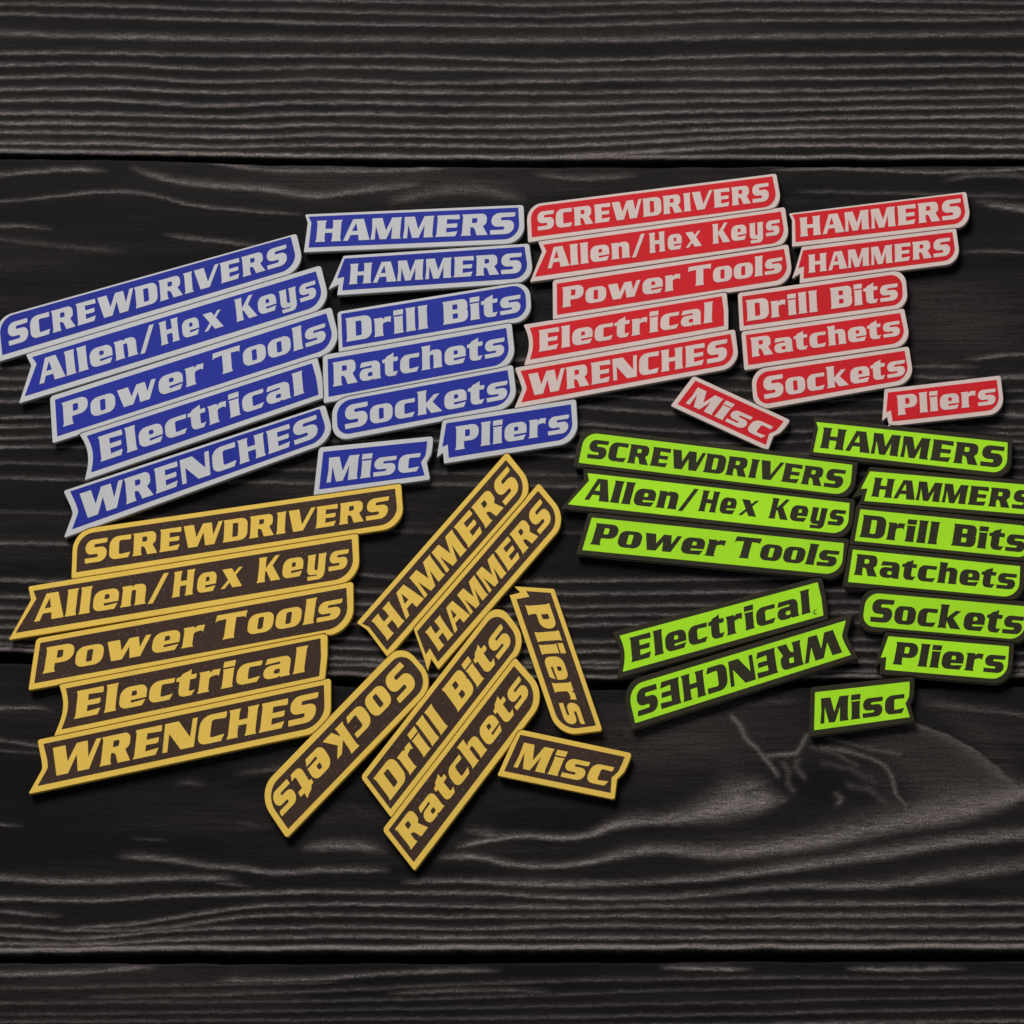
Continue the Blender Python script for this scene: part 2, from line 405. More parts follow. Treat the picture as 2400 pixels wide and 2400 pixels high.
    # rounded long edges
    dtop = (Y - top[None, :]) * PX; dbot = de * PX
    rr = 0.0026
    for dd, rr in ((dtop, 0.0016), (dbot, 0.0009)):
        q = np.clip(1 - dd / rr, 0, 1)
        Z = Z - rr * (1 - np.sqrt(np.clip(1 - q * q, 0, 1)))
    Zc = np.vstack([Z[:1] * 0 + dz - 0.012, Z, Z[-1:] * 0 + dz - 0.012])
    rep = lambda a: np.vstack([a[:1], a, a[-1:]])
    X2, Y2, G2, T2 = rep(X), rep(Y), rep(grain), rep(tone)
    wx, wy = table_points(X2, Y2, 0.0)
    nv = X2.size; R, Cc = X2.shape
    co = np.stack([wx, wy, Zc], -1).reshape(-1, 3)
    idx = np.arange(nv).reshape(R, Cc)
    q = np.stack([idx[1:, :-1], idx[1:, 1:], idx[:-1, 1:], idx[:-1, :-1]], -1).reshape(-1, 4)
    me = bpy.data.meshes.new('wood_plank')
    me.vertices.add(nv); me.vertices.foreach_set('co', co.astype(np.float32).ravel())
    me.loops.add(q.size); me.loops.foreach_set('vertex_index', q.astype(np.int32).ravel())
    me.polygons.add(len(q)); me.polygons.foreach_set('loop_start', (np.arange(len(q)) * 4).astype(np.int32))
    me.polygons.foreach_set('use_smooth', np.ones(len(q), bool))
    me.update(calc_edges=True)
    for nm, arr in (('grain', G2), ('tone', T2)):
        at = me.attributes.new(nm, 'FLOAT', 'POINT'); at.data.foreach_set('value', arr.astype(np.float32).ravel())
    wob2 = rep(wob)
    fl = np.stack([wx, wy + wob2 * PX * 2 + seed * .37, wx * 0], -1)
    at = me.attributes.new('flow', 'FLOAT_VECTOR', 'POINT'); at.data.foreach_set('vector', fl.astype(np.float32).ravel())
    me.materials.append(WOOD)
    o = bpy.data.objects.new('wood_plank', me); col.objects.link(o)
    o['kind'] = 'structure'
    return o
E = {k: edge(k, XS) for k in EDGES}
build_plank('a', XS * 0 - 420, E['a'], 0.0, 11)
build_plank('b', E['b0'], E['b'], -0.0004, 23)
build_plank('c', E['c0'], E['c'], -0.0002, 37)
build_plank('d', E['d0'], XS * 0 + 2860, -0.0006, 53)
me = bpy.data.meshes.new('table_base')
me.from_pydata([(-0.9, -0.9, -0.011), (0.9, -0.9, -0.011), (0.9, 0.9, -0.011), (-0.9, 0.9, -0.011)], [], [(0, 1, 2, 3)])
me.materials.append(dm)
o = bpy.data.objects.new('table_base', me); col.objects.link(o); o['kind'] = 'structure'

# ------------------------------------------------------------------ lettering (each glyph drawn by hand: x, y, corner radius)
GL = {
 'H': [[(0,0),(40,0),(37,13),(37,41),(67,41),(67,13),(64,0),(104,0),(100,13),(100,87),(104,100),(64,100),(67,87),(67,60),(37,60),(37,87),(40,100),(0,100),(4,87),(4,13)]],
 'I': [[(0,0),(42,0),(38,13),(38,87),(42,100),(0,100),(4,87),(4,13)]],
 'E': [[(0,0),(80,0),(88,23),(42,19),(42,41),(80,40),(85,44),(85,60),(42,59),(42,81),(90,78),(93,82),(91,100),(0,100),(4,87),(4,13)]],
 'S': [[(2,0),(94,0,32),(95,65,26),(40,65,5),(40,79,6),(92,80),(96,84),(96,100),(2,100,34),(2,36,28),(56,36,6),(56,21,7),(0,21)]],
 'C': [[(0,0,28),(84,0),(93,23),(43,19,7),(43,81,9),(90,78),(94,82),(94,100),(2,100,36)]],
 'R': [[(0,0),(41,0),(37,13),(37,38),(46,38,5),(54,30,4),(64,0),(108,0),(86,42,3),(100,54,16),(100,100,28),(0,100),(4,87),(4,13)],[(41,58),(62,58,7),(62,80,6),(41,80)]],
 'W': [[(24,0),(64,0),(88,60),(98,0),(138,0),(170,100),(152,100),(131,42),(122,100),(84,100),(58,42),(44,100),(0,100)]],
 'D': [[(0,0),(106,0,30),(106,100,30),(0,100),(4,87),(4,13)],[(41,19),(65,19,7),(65,81,7),(41,81)]],
 'V': [[(24,0),(67,0),(117,100),(98,100),(61,28),(46,100),(0,100)]],
 'A': [[(0,0),(20,0),(29,26),(60,26),(63,0),(107,0),(77,100),(34,100)],[(33,45),(56,45),(48,82)]],
 'M': [[(0,0),(17,0),(17,64),(37,0),(63,0),(83,60),(83,0),(121,0),(117,13),(117,87),(120,100),(80,100),(59,40),(41,100),(0,100),(3,50)]],
 'N': [[(2,0),(19,0),(19,62),(66,0),(112,0),(114,100),(97,100),(95,36),(48,100),(0,100)]],
 'K': [[(0,0),(40,0),(37,13),(37,42),(43,42),(68,0),(114,0),(70,62),(100,100),(78,100),(37,54),(37,87),(40,100),(0,100),(4,87),(4,13)]],
 'P': [[(0,0),(41,0),(37,13),(37,33),(98,33,30),(98,100,28),(0,100),(4,87),(4,13)],[(41,52),(61,52,6),(61,81,6),(41,81)]],
 'T': [[(33,0),(76,0),(73,13),(73,80),(104,78),(108,72),(112,100),(0,100),(-3,72),(5,78),(37,80),(37,13)]],
 'B': [[(0,0),(104,0,28),(104,50,14),(96,51.5,3),(103,54,10),(103,100,26),(0,100),(4,87),(4,13)],[(41,19),(63,19,5),(63,41,5),(41,41)],[(41,59),(62,59,5),(62,81,5),(41,81)]],
 '/': [[(0,-4),(19,-4),(66,104),(47,104)]],
 'l': [[(0,0),(41,0),(38,13),(38,88),(41,101),(0,101),(3,88),(3,13)]],
 'i': [[(0,0),(41,0),(38,10),(38,64),(40,72),(0,72),(3,64),(3,10)],[(0,78),(40,78),(41,100),(1,100)]],
 'e': [[(0,0,26),(80,0),(90,21),(40,17,3),(40,27),(92,28),(92,78,26),(0,78,30)],[(40,42),(58,42,5),(58,60,8),(40,60,5)]],
 'o': [[(0,0,28),(94,0,28),(94,78,28),(0,78,28)],[(37,16,5),(57,16,5),(57,62,5),(37,62,5)]],
 'n': [[(0,0),(40,0),(37,10),(37,58),(53,60,6),(54,10),(51,0),(93,0),(89,10),(89,78,24),(46,79,3),(38,71),(36,78),(0,78),(4,66),(4,10)]],
 'h': [[(0,0),(40,0),(37,10),(37,58),(53,60,6),(54,10),(51,0),(93,0),(89,10),(89,78,24),(46,79,3),(38,71),(38,88),(40,101),(0,101),(4,88),(4,10)]],
 'r': [[(0,0),(41,0),(37,10),(37,54,9),(60,58,4),(69,52),(72,78),(47,79,3),(38,70),(36,78),(0,78),(4,66),(4,10)]],
 's': [[(2,0),(85,0,27),(86,50,22),(36,50,4),(36,60,5),(82,60),(87,64),(87,78),(2,78,27),(2,28,22),(50,28,4),(50,18,5),(0,18)]],
 'w': [[(22,0),(58,0),(78,46),(84,0),(120,0),(148,78),(130,78),(114,36),(106,78),(74,78),(53,34),(42,78),(0,78)]],
 'c': [[(0,0,26),(73,0),(83,20),(40,16,6),(40,62,8),(80,60),(84,64),(84,78),(1,78,30)]],
 't': [[(11,0,22),(58,0),(68,19),(47,16,6),(47,60),(64,60),(68,64),(68,78),(49,78),(49,98),(38,92),(20,86),(13,77),(0,74),(0,60),(11,60)]],
 'k': [[(0,0),(40,0),(37,10),(37,32),(58,0),(104,0),(64,47),(94,78),(70,78),(37,46),(37,88),(40,101),(0,101),(4,88),(4,10)]],
 'a': [[(0,0,24),(50,0),(57,5),(61,0),(94,0),(90,10),(90,78,24),(8,78,5),(2,57),(54,60,3),(54,51,3),(0,50,22)],[(36,16,6),(56,16,3),(56,33,4),(36,33,7)]],
 'x': [[(0,0),(20,0),(41.8,21.8),(58,0),(104,0),(68.2,48.2),(98,78),(80,78),(60.3,58.8),(46,78),(0,78),(33.6,32.8)]],
 'y': [[(10,-25),(89,-25,26),(89,66),(92,78),(52,78),(54,68),(54,14),(38,14,6),(38,68),(40,78),(0,78),(3,66),(3,-4,22),(54,-4),(54,-9,4),(6,-9)]],
}
def fillet(pts, seg=5):
    out = []
    n = len(pts)
    for i in range(n):
        p = pts[i]
        r = p[2] if len(p) > 2 else 0
        P = Vector(p[:2])
        if r <= 0:
            out.append((P.x, P.y)); continue
        a = Vector(pts[i - 1][:2]) - P; b = Vector(pts[(i + 1) % n][:2]) - P
        la, lb = a.length, b.length
        a.normalize(); b.normalize()
        ang = a.angle(b)
        tl = min(r / math.tan(ang / 2), la * 0.49 if len(pts[i - 1]) > 2 else la * .96, lb * 0.49 if len(pts[(i + 1) % n]) > 2 else lb * .96)
        s = P + a * tl; e = P + b * tl
        for k in range(seg + 1):
            t = k / seg
            # rational quadratic = circular arc
            wgt = math.sin(ang / 2)
            B0, B1, B2 = (1 - t) ** 2, 2 * t * (1 - t) * wgt, t * t
            d = B0 + B1 + B2
            q = (s * B0 + P * B1 + e * B2) / d
            out.append((q.x, q.y))
    return out

KERN = {'rW': 0}
def layout(text):
    """natural layout of a word: list of (contours, x offset) and the total width"""
    x = 0; res = []
    prev = ''
    for ch in text:
        if ch == ' ':
            x += 62; continue
        g = GL[ch]
        w_ = max(p[0] for c in g for p in c)
        gap = 9
        if prev:
            if prev == 'W' or prev == 'V': gap = 4
            if ch == 'A' and prev in 'H': gap = 8
            if prev == 'A' and ch in 'lM': gap = 4
            if ch == '/': gap = 8
            if ch == 't': gap = 6
            x += gap
        res.append((g, x)); x += w_
        prev = ch
    return res, x

WORDS = {   # runs of (text, x start, x end, baseline, cap line) in units of the field's height
 'SCREW': [('SCREWDRIVERS', .22, 8.40, .19, .80)],
 'ALLEN': [('Allen/', .45, 3.80, .20, .87), ('H', 3.94, 4.48, .235, .885), ('e', 4.57, 5.05, .24, .885), ('x', 5.18, 5.73, .245, .885), ('K', 6.10, 6.70, .25, .89), ('e', 6.74, 7.26, .25, .89), ('y', 7.36, 7.84, .25, .89), ('s', 7.92, 8.40, .25, .89)],
 'POWER': [('Power', .18, 4.20, .20, .85), ('Tools', 4.48, 7.66, .235, .88)],
 'ELECT': [('Electrical', .30, 6.11, .19, .87)],
 'WRENCH': [('WRENCHES', .28, 6.74, .15, .85)],
 'HAM1': [('HAMMERS', .18, 6.10, .165, .85)],
 'HAM2': [('HAMMERS', .187, 5.38, .17, .81)],
 'DRILL': [('Drill', .12, 2.54, .14, .84), ('Bits', 2.98, 5.28, .16, .85)],
 'RATCH': [('Ratchets', .137, 5.03, .24, .88)],
 'SOCK': [('Sockets', .22, 4.87, .15, .84)],
 'PLIER': [('Pliers', .19, 3.60, .185, .86)],
 'MISC': [('Misc', .185, 2.74, .15, .82)],
}
LEN = dict(SCREW=8.7, ALLEN=8.6, POWER=7.9, ELECT=6.5, WRENCH=7.0, HAM1=6.3, HAM2=5.6, DRILL=5.45, RATCH=5.2, SOCK=5.0, PLIER=3.75, MISC=2.9)
TRX = dict(SCREW=.15, ALLEN=.15, POWER=.18, ELECT=.1, WRENCH=.15, HAM1=.13, HAM2=.13, DRILL=.03, RATCH=.12, SOCK=.12, PLIER=.1, MISC=0)
TLX = dict(ALLEN=.33, WRENCH=.03, HAM1=-.08, PLIER=-.09)

def field_shape(n):
    """outline of the coloured field, counter-clockwise from the lower left, (x, y, radius)"""
    L = LEN[n]; t = TRX[n]
    rightend = [(L, 0, .42), (L - t, 1, .015)]
    left = [(0, 1, .015), (0, 0, .015)]
    if n == 'SCREW': left = [(0, 1, .42), (0, 0, .015)]
    if n == 'SOCK': left = [(0, 1, .40), (0, 0, .36)]
    if n == 'ALLEN': left = [(.33, 1, .01), (.435, .78, .02), (0, 0, .01)]
    if n == 'ELECT':
        left = [(0, 1, .01)] + [(.11 * math.sin(math.pi * k / 8), 1 - k / 8, 0) for k in range(1, 8)] + [(0, 0, .01)]
        rightend = [(L, 0, .02), (L - .02, .5, 0), (L - t, 1, .015)]
    if n == 'WRENCH': left = [(.03, 1, .01), (.16, .62, .25), (.21, .40, .18), (0, 0, .01)]
    if n == 'HAM1': left = [(-.08, 1, .01), (.02, .80, .02), (0, 0, .01)]
    if n == 'HAM2': left = [(0, 1, .01), (-.18, .39, 0), (.03, .42, 0), (0, 0, .01)]
    if n == 'PLIER': left = [(-.09, 1, .01), (-.20, .34, 0), (-.035, .385, 0), (0, 0, .01)]
    if n == 'DRILL': rightend = [(L, 0, .36), (L - t, 1, .40)]
    if n == 'MISC': rightend = [(L, 0, .01), (L - .13, .40, .02), (L - .02, .58, .12), (L, .80, .2), (L, 1, .015)]
    return fillet(rightend + left, 8)

def offset_poly(pts, wfun):
    """miter offset outwards (counter-clockwise polygon); wfun(nx, ny) gives the distance"""
    n = len(pts); out = []
    for i in range(n):
        p0 = Vector(pts[i - 1]); p1 = Vector(pts[i]); p2 = Vector(pts[(i + 1) % n])
        e1 = (p1 - p0); e2 = (p2 - p1)
        if e1.length < 1e-9 or e2.length < 1e-9:
            continue
        e1.normalize(); e2.normalize()
        n1 = Vector((e1.y, -e1.x)); n2 = Vector((e2.y, -e2.x))
        w1, w2 = wfun(n1), wfun(n2)
        det = n1.x * n2.y - n1.y * n2.x
        if abs(det) < 0.05:
            nn = (n1 + n2).normalized(); d = (w1 + w2) / 2
            out.append(p1 + nn * d)
        else:
            x = (w1 * n2.y - w2 * n1.y) / det; y = (n1.x * w2 - n2.x * w1) / det
            v = Vector((x, y))
            lim = 2.6 * max(abs(w1), abs(w2))
            if v.length > lim: v = v.normalized() * lim
            out.append(p1 + v)
    return [(v.x, v.y) for v in out]

def outline_shape(n, bl, br, bt, bb):
    """outer edge of the plate: the field's outline grown by the rim widths"""
    L = LEN[n]; t = TRX[n]
    rr = .10
    R = [(L + br, -bb, .50), (L - t + br * .95, 1 + bt, rr)]
    Lf = [(-bl, 1 + bt, rr), (-bl, -bb, .05)]
    if n == 'SCREW': Lf = [(-bl, 1 + bt, .52), (-bl, -bb, .05)]
    if n == 'SOCK': Lf = [(-bl, 1 + bt, .5), (-bl, -bb, .46)]
    if n == 'ALLEN': Lf = [(.33 - bl * 1.2, 1 + bt, .04), (.435 - bl * 1.1, .78, .03), (-bl * 1.25, -bb, .02)]
    if n == 'ELECT':
        Lf = [(-bl * 1.45, 1 + bt, .03)] + [(.11 * math.sin(math.pi * k / 8) - bl, 1 - k / 8, 0) for k in range(1, 8)] + [(-bl * 1.45, -bb, .03)]
        R = [(L + br, -bb, .06), (L - .02 + br, .5, 0), (L - t + br, 1 + bt, .06)]
    if n == 'WRENCH': Lf = [(.03 - bl * 1.3, 1 + bt, .05), (.16 - bl * 1.1, .62, .25), (.21 - bl * 1.1, .40, .18), (-bl * 1.7, -bb, .03)]
    if n == 'HAM1': Lf = [(-.08 - bl * .85, 1 + bt, .04), (.02 - bl * .8, .80, .03), (-bl * .95, -bb, .03)]
    if n == 'HAM2': Lf = [(-.04, 1 + bt, .05), (-.30, .34, 0), (-.42, .05, .01), (-.12, .19, 0), (-bl, -bb, .03)]
    if n == 'PLIER': Lf = [(-.09 - bl * .8, 1 + bt, .05), (-.36, .06, .01), (-.175, .17, 0), (-bl, -bb, .03)]
    if n == 'DRILL': R = [(L + br, -bb, .46), (L - t + br, 1 + bt, .48)]
    if n == 'MISC': R = [(L + br, -bb, .05), (L - .13 + br, .38, .03), (L - .02 + br, .60, .12), (L + br, .82, .2), (L + br, 1 + bt, rr)]
    return fillet(R + Lf, 8)

# ------------------------------------------------------------------ the labels
QUADS = {
  ('blue','SCREW'): [(-3.1,746.9), (681.6,554.9), (699.4,626.0), (5.2,832.6)],
  ('blue','ALLEN'): [(75.1,837.0), (740.3,635.9), (761.8,712.5), (57.5,929.1)],
  ('blue','POWER'): [(128.9,936.7), (764.9,734.2), (787.2,812.1), (134.1,1022.9)],
  ('blue','ELECT'): [(203.2,1021.6), (731.3,851.3), (746.8,925.1), (213.5,1107.5)],
  ('blue','WRENCH'): [(164.3,1151.5), (749.4,958.2), (771.1,1026.5), (168.7,1240.8)],
  ('blue','HAM1'): [(723.3,507.8), (1214.7,486.4), (1218.7,559.6), (723.3,580.4)],
  ('blue','HAM2'): [(807.6,606.0), (1229.5,578.1), (1240.3,651.3), (801.9,680.6)],
  ('blue','DRILL'): [(799.6,735.5), (1230.1,665.8), (1235.2,741.2), (802.5,814.4)],
  ('blue','RATCH'): [(767.9,841.7), (1186.4,768.5), (1196.9,850.5), (769.9,930.2)],
  ('blue','SOCK'): [(789.0,941.9), (1189.8,867.3), (1200.6,944.4), (790.7,1021.9)],
  ('blue','PLIER'): [(1046.0,992.0), (1338.1,947.6), (1343.8,1026.7), (1051.7,1073.1)],
  ('blue','MISC'): [(757.7,1058.9), (1001.3,1034.1), (995.4,1114.4), (748.0,1147.1)],
  ('red','SCREW'): [(1242.9,485.0), (1810.3,413.3), (1824.1,481.7), (1246.4,556.3)],
  ('red','ALLEN'): [(1272.8,573.4), (1830.2,495.8), (1842.2,566.5), (1253.4,648.7)],
  ('red','POWER'): [(1305.0,664.7), (1837.7,583.4), (1849.8,653.3), (1305.5,738.0)],
  ('red','ELECT'): [(1241.3,768.3), (1691.9,694.2), (1696.8,764.0), (1242.1,842.8)],
  ('red','WRENCH'): [(1219.9,869.3), (1712.4,782.5), (1723.5,851.5), (1221.4,943.3)],
  ('red','HAM1'): [(1856.2,503.2), (2255.3,454.6), (2267.2,521.9), (1864.5,567.7)],
  ('red','HAM2'): [(1882.1,586.6), (2232.0,543.9), (2242.4,608.1), (1882.9,653.1)],
  ('red','DRILL'): [(1739.1,694.5), (2111.9,640.9), (2118.1,712.6), (1742.8,764.1)],
  ('red','RATCH'): [(1747.8,785.1), (2109.9,733.3), (2124.6,801.4), (1753.6,855.7)],
  ('red','SOCK'): [(1769.9,874.6), (2120.3,822.0), (2132.2,888.3), (1776.8,949.9)],
  ('red','PLIER'): [(2081.2,919.9), (2335.9,890.1), (2344.9,959.3), (2092.0,988.0)],
  ('red','MISC'): [(1629.9,892.1), (1837.0,987.2), (1795.3,1043.0), (1587.7,947.6)],
  ('green','SCREW'): [(1370.9,1012.9), (1997.8,1089.6), (1991.4,1161.7), (1356.3,1084.7)],
  ('green','ALLEN'): [(1377.3,1109.0), (1991.4,1179.1), (1986.3,1253.1), (1331.2,1182.2)],
  ('green','POWER'): [(1387.1,1213.0), (1977.9,1273.3), (1971.8,1348.4), (1364.7,1289.3)],
  ('green','ELECT'): [(1452.0,1490.0), (1916.3,1364.8), (1929.9,1442.5), (1459.8,1574.5)],
  ('green','WRENCH'): [(1994.5,1535.0), (1488.9,1695.0), (1469.1,1609.6), (1982.7,1454.3)],
  ('green','HAM1'): [(1913.1,989.0), (2361.7,1037.1), (2359.7,1110.6), (1906.1,1059.4)],
  ('green','HAM2'): [(2038.9,1104.7), (2431.6,1138.5), (2428.8,1207.6), (2025.5,1174.0)],
  ('green','DRILL'): [(2016.5,1193.6), (2420.4,1234.1), (2412.0,1308.2), (2003.1,1267.7)],
  ('green','RATCH'): [(1998.9,1288.1), (2391.1,1327.2), (2387.7,1401.3), (1987.7,1364.1)],
  ('green','SOCK'): [(2031.1,1388.5), (2406.4,1421.5), (2400.8,1500.3), (2019.9,1466.8)],
  ('green','PLIER'): [(2082.2,1491.4), (2365.1,1515.1), (2359.7,1593.7), (2074.7,1569.6)],
  ('green','MISC'): [(1910.3,1622.7), (2131.7,1597.6), (2132.5,1680.9), (1908.1,1711.6)],
  ('yellow','SCREW'): [(182.2,1253.0), (926.0,1145.1), (934.0,1224.8), (178.6,1341.3)],
  ('yellow','ALLEN'): [(78.2,1384.5), (824.4,1263.2), (830.0,1352.0), (36.2,1483.6)],
  ('yellow','POWER'): [(94.5,1506.7), (812.1,1377.6), (815.8,1467.3), (80.2,1601.6)],
  ('yellow','ELECT'): [(154.0,1613.3), (751.2,1496.0), (748.1,1584.8), (143.6,1709.8)],
  ('yellow','WRENCH'): [(101.7,1743.5), (759.2,1605.0), (761.8,1699.5), (88.0,1842.3)],
  ('yellow','HAM1'): [(848.4,1461.9), (1185.8,1077.8), (1240.6,1142.8), (907.0,1524.2)],
  ('yellow','HAM2'): [(977.4,1479.9), (1261.2,1150.3), (1317.1,1215.5), (1026.4,1551.2)],
  ('yellow','DRILL'): [(859.3,1821.8), (1164.9,1429.1), (1220.9,1503.1), (915.3,1896.4)],
  ('yellow','RATCH'): [(910.6,1945.2), (1204.6,1560.7), (1267.0,1629.8), (969.6,2020.6)],
  ('yellow','SOCK'): [(1006.9,1599.1), (675.5,1943.0), (618.0,1860.7), (943.2,1524.6)],
  ('yellow','PLIER'): [(1290.7,1389.4), (1397.0,1700.5), (1315.3,1711.7), (1210.2,1404.2)],
  ('yellow','MISC'): [(1219.5,1722.0), (1464.1,1773.8), (1431.4,1858.5), (1181.7,1807.3)],
}

RIM = {'blue': (.14, .16, .13, .145), 'red': (.14, .15, .13, .15), 'green': (.15, .15, .15, .15), 'yellow': (.125, .16, .13, .15)}   # left, right, top, bottom
RIM_FIX = {}
RIM_FIX.update({('blue', 'SCREW'): (.14, .18, .05, .145), ('blue', 'HAM1'): (.14, .16, .08, .145), ('blue', 'WRENCH'): (.14, .16, .07, .145),
  ('blue', 'DRILL'): (.11, .14, .08, .145), ('blue', 'HAM2'): (.14, .15, .09, .145), ('red', 'SCREW'): (.14, .15, .08, .15), ('red', 'HAM1'): (.14, .16, .06, .15)})

NAMES = dict(SCREW='SCREWDRIVERS', ALLEN='hex keys', POWER='Power Tools', ELECT='Electrical', WRENCH='WRENCHES', HAM1='HAMMERS', HAM2='HAMMERS', DRILL='Drill Bits', RATCH='Ratchets', SOCK='Sockets', PLIER='Pliers', MISC='Misc')
LOOK = {'blue': 'blue label with white rim and lettering', 'red': 'red label with white rim and lettering',
        'green': 'lime green label with black rim and lettering', 'yellow': 'brown label with yellow rim and lettering'}
EXTRA = dict(HAM1='reading HAMMERS, larger one with square left end', HAM2='reading HAMMERS, smaller one with pointed claw at left end', ALLEN='reading hex keys after a slash')
THICK = 0.0037
def tri_mesh(name, polys, mat, prof_z, parent, smooth=False):
    """polys: list of (outer, [holes]) in local metres; prof_z: list of (z, inset metres) from bottom to top; closed solid"""
    V = []; F = []
    for loops in polys:
        rings_all = []
        for li, lp in enumerate(loops):
            rings = []
            for (z, ins) in prof_z:
                q = lp if ins == 0 else offset_poly(lp, lambda nn, ins=ins: -ins)
                if len(q) != len(lp): q = lp
                base = len(V)
                V.extend([(x, y, z) for x, y in q])
                rings.append((base, len(q)))
            for (b0, n0), (b1, n1) in zip(rings[:-1], rings[1:]):
                for k in range(n0):
                    k2 = (k + 1) % n0
                    F.append((b0 + k, b0 + k2, b1 + k2, b1 + k))
            rings_all.append(rings)
        for which, flip in ((-1, False), (0, True)):
            vec = []; ids = []
            for rings in rings_all:
                b, n = rings[which]
                vec.append([Vector((V[b + k][0], V[b + k][1], 0)) for k in range(n)])
                ids.extend(range(b, b + n))
            for tri in tessellate_polygon(vec):
                a, b_, c = (ids[k] for k in tri)
                A, B, Cv = Vector(V[a]), Vector(V[b_]), Vector(V[c])
                nz = (B - A).cross(Cv - A).z
                if (nz < 0) != flip:
                    a, c = c, a
                F.append((a, b_, c))
    me = bpy.data.meshes.new(name)
    me.from_pydata(V, [], F)
    me.materials.append(mat)
    me.update()
    o = bpy.data.objects.new(name, me)
    col.objects.link(o)
    if parent: o.parent = parent
    return o

def clean(pts, eps=2e-5):
    out = []
    for p in pts:
        if not out or math.hypot(p[0] - out[-1][0], p[1] - out[-1][1]) > eps:
            out.append(p)
    if len(out) > 1 and math.hypot(out[0][0] - out[-1][0], out[0][1] - out[-1][1]) <= eps:
        out.pop()
    return out

def ccw(p):
    a = sum(p[i - 1][0] * p[i][1] - p[i][0] * p[i - 1][1] for i in range(len(p)))
    return a > 0
OUTLINES = {}
def make_label(colour, n, text_label, idx, probe=False):
    q = np.array(QUADS[(colour, n)])
    a = [(TLX.get(n, 0), 1), (LEN[n] - TRX[n], 1), (LEN[n], 0), (0, 0)]
    A = np.array([[1, x, y, x * y] for x, y in a])
    C = np.linalg.solve(A, q)                       # field units -> photograph pixels
    top = THICK + 0.00004 * (idx % 7)
    mid = np.array([1, LEN[n] / 2, .5, LEN[n] / 4]) @ C
    cx, cy = (float(v) for v in table_points(mid[0], mid[1], top))
    e0 = np.array([1, 0, .5, 0]) @ C; e1 = np.array([1, LEN[n], .5, LEN[n] / 2]) @ C
    p0 = table_points(e0[0], e0[1], top); p1 = table_points(e1[0], e1[1], top)
    rz = math.atan2(float(p1[1] - p0[1]), float(p1[0] - p0[0]))
    ca, sa = math.cos(-rz), math.sin(-rz)
    def local(pts, z):
        pts = np.array([p[:2] for p in pts])
        B = np.stack([np.ones(len(pts)), pts[:, 0], pts[:, 1], pts[:, 0] * pts[:, 1]], -1) @ C
        x, y = table_points(B[:, 0], B[:, 1], top)
        x = x - cx; y = y - cy
        return clean([(float(u), float(v)) for u, v in zip(x * ca - y * sa, x * sa + y * ca)])
    M = SETS[colour]
    bl, br, bt, bb = RIM_FIX.get((colour, n), RIM[colour])
    if probe:
        out = local(outline_shape(n, bl, br, bt, bb), top)
        fl_ = local(field_shape(n), top)
        tow = lambda pp: [(x * math.cos(rz) - y * math.sin(rz) + cx, x * math.sin(rz) + y * math.cos(rz) + cy) for x, y in pp]
        return tow(out), tow(fl_)
    out = clean([((x - cx) * ca - (y - cy) * sa, (x - cx) * sa + (y - cy) * ca) for x, y in OUTLINES[(colour, n)]])
    root = bpy.data.objects.new('tool_label', None)
    root.empty_display_size = 0.01
    root.location = (cx, cy, 0.0006)
    root.rotation_euler = (0, 0, rz)
    col.objects.link(root)
    root['label'] = text_label
    root['category'] = 'tool label'
    root['group'] = colour + ' tool labels'
    zb = -0.0006
    tri_mesh('backing', [[out]], M['back'], [(0, .0003), (.0002, .0001), (.0013, .0001), (.0014, .0005), (.0019, .0005)], root)
    tri_mesh('rim_plate', [[out]], M['rim'], [(.0019, .0004), (.0020, .00005), (.0022, 0), (top - .00022 + zb, 0), (top - .00007 + zb, .00005), (top + zb, .00016)], root)
    fld = local(field_shape(n), top)
    fz = top + zb
    tri_mesh('colour_field', [[fld]], M['field'], [(fz - .0004, 0), (fz + .00003, 0), (fz + .00006, .00004)], root)
    polys = []
    for (txt, x0, x1, y0, y1) in WORDS[n]:
        lay, wid = layout(txt)
        for g, gx in lay:
            loops = []
            for ci, c in enumerate(g):
                f = fillet(c, 4)
                f = [(x0 + (gx + x) / wid * (x1 - x0), y0 + y / 100 * (y1 - y0)) for x, y in f]
                f = local(f, top)
                loops.append(f)
            if len(g) == 2 and g is GL['i']:
                for f in loops:
                    polys.append([f if ccw(f) else f[::-1]])
            else:
                loops[0] = loops[0] if ccw(loops[0]) else loops[0][::-1]
                for k in range(1, len(loops)):
                    loops[k] = loops[k] if not ccw(loops[k]) else loops[k][::-1]
                polys.append(loops)
    if (colour, n) == ('green', 'ELECT'):          # a small curved scuff after the last letter
        arc = [(6.27 + .085 * math.cos(a), .16 + .075 * math.sin(a)) for a in np.linspace(1.2, 5.0, 9)] + [(6.285 + .062 * math.cos(a), .16 + .055 * math.sin(a)) for a in np.linspace(5.0, 1.2, 9)]
        arc = local(arc, top)
        tri_mesh('scuff_mark', [[arc if ccw(arc) else arc[::-1]]], M['rim'], [(fz, 0), (fz + .00010, 0)], root)
    tri_mesh('lettering', polys, M['text'] or M['rim'], [(fz, 0), (fz + .00014, 0), (fz + .00018, .00004)], root)
    return root

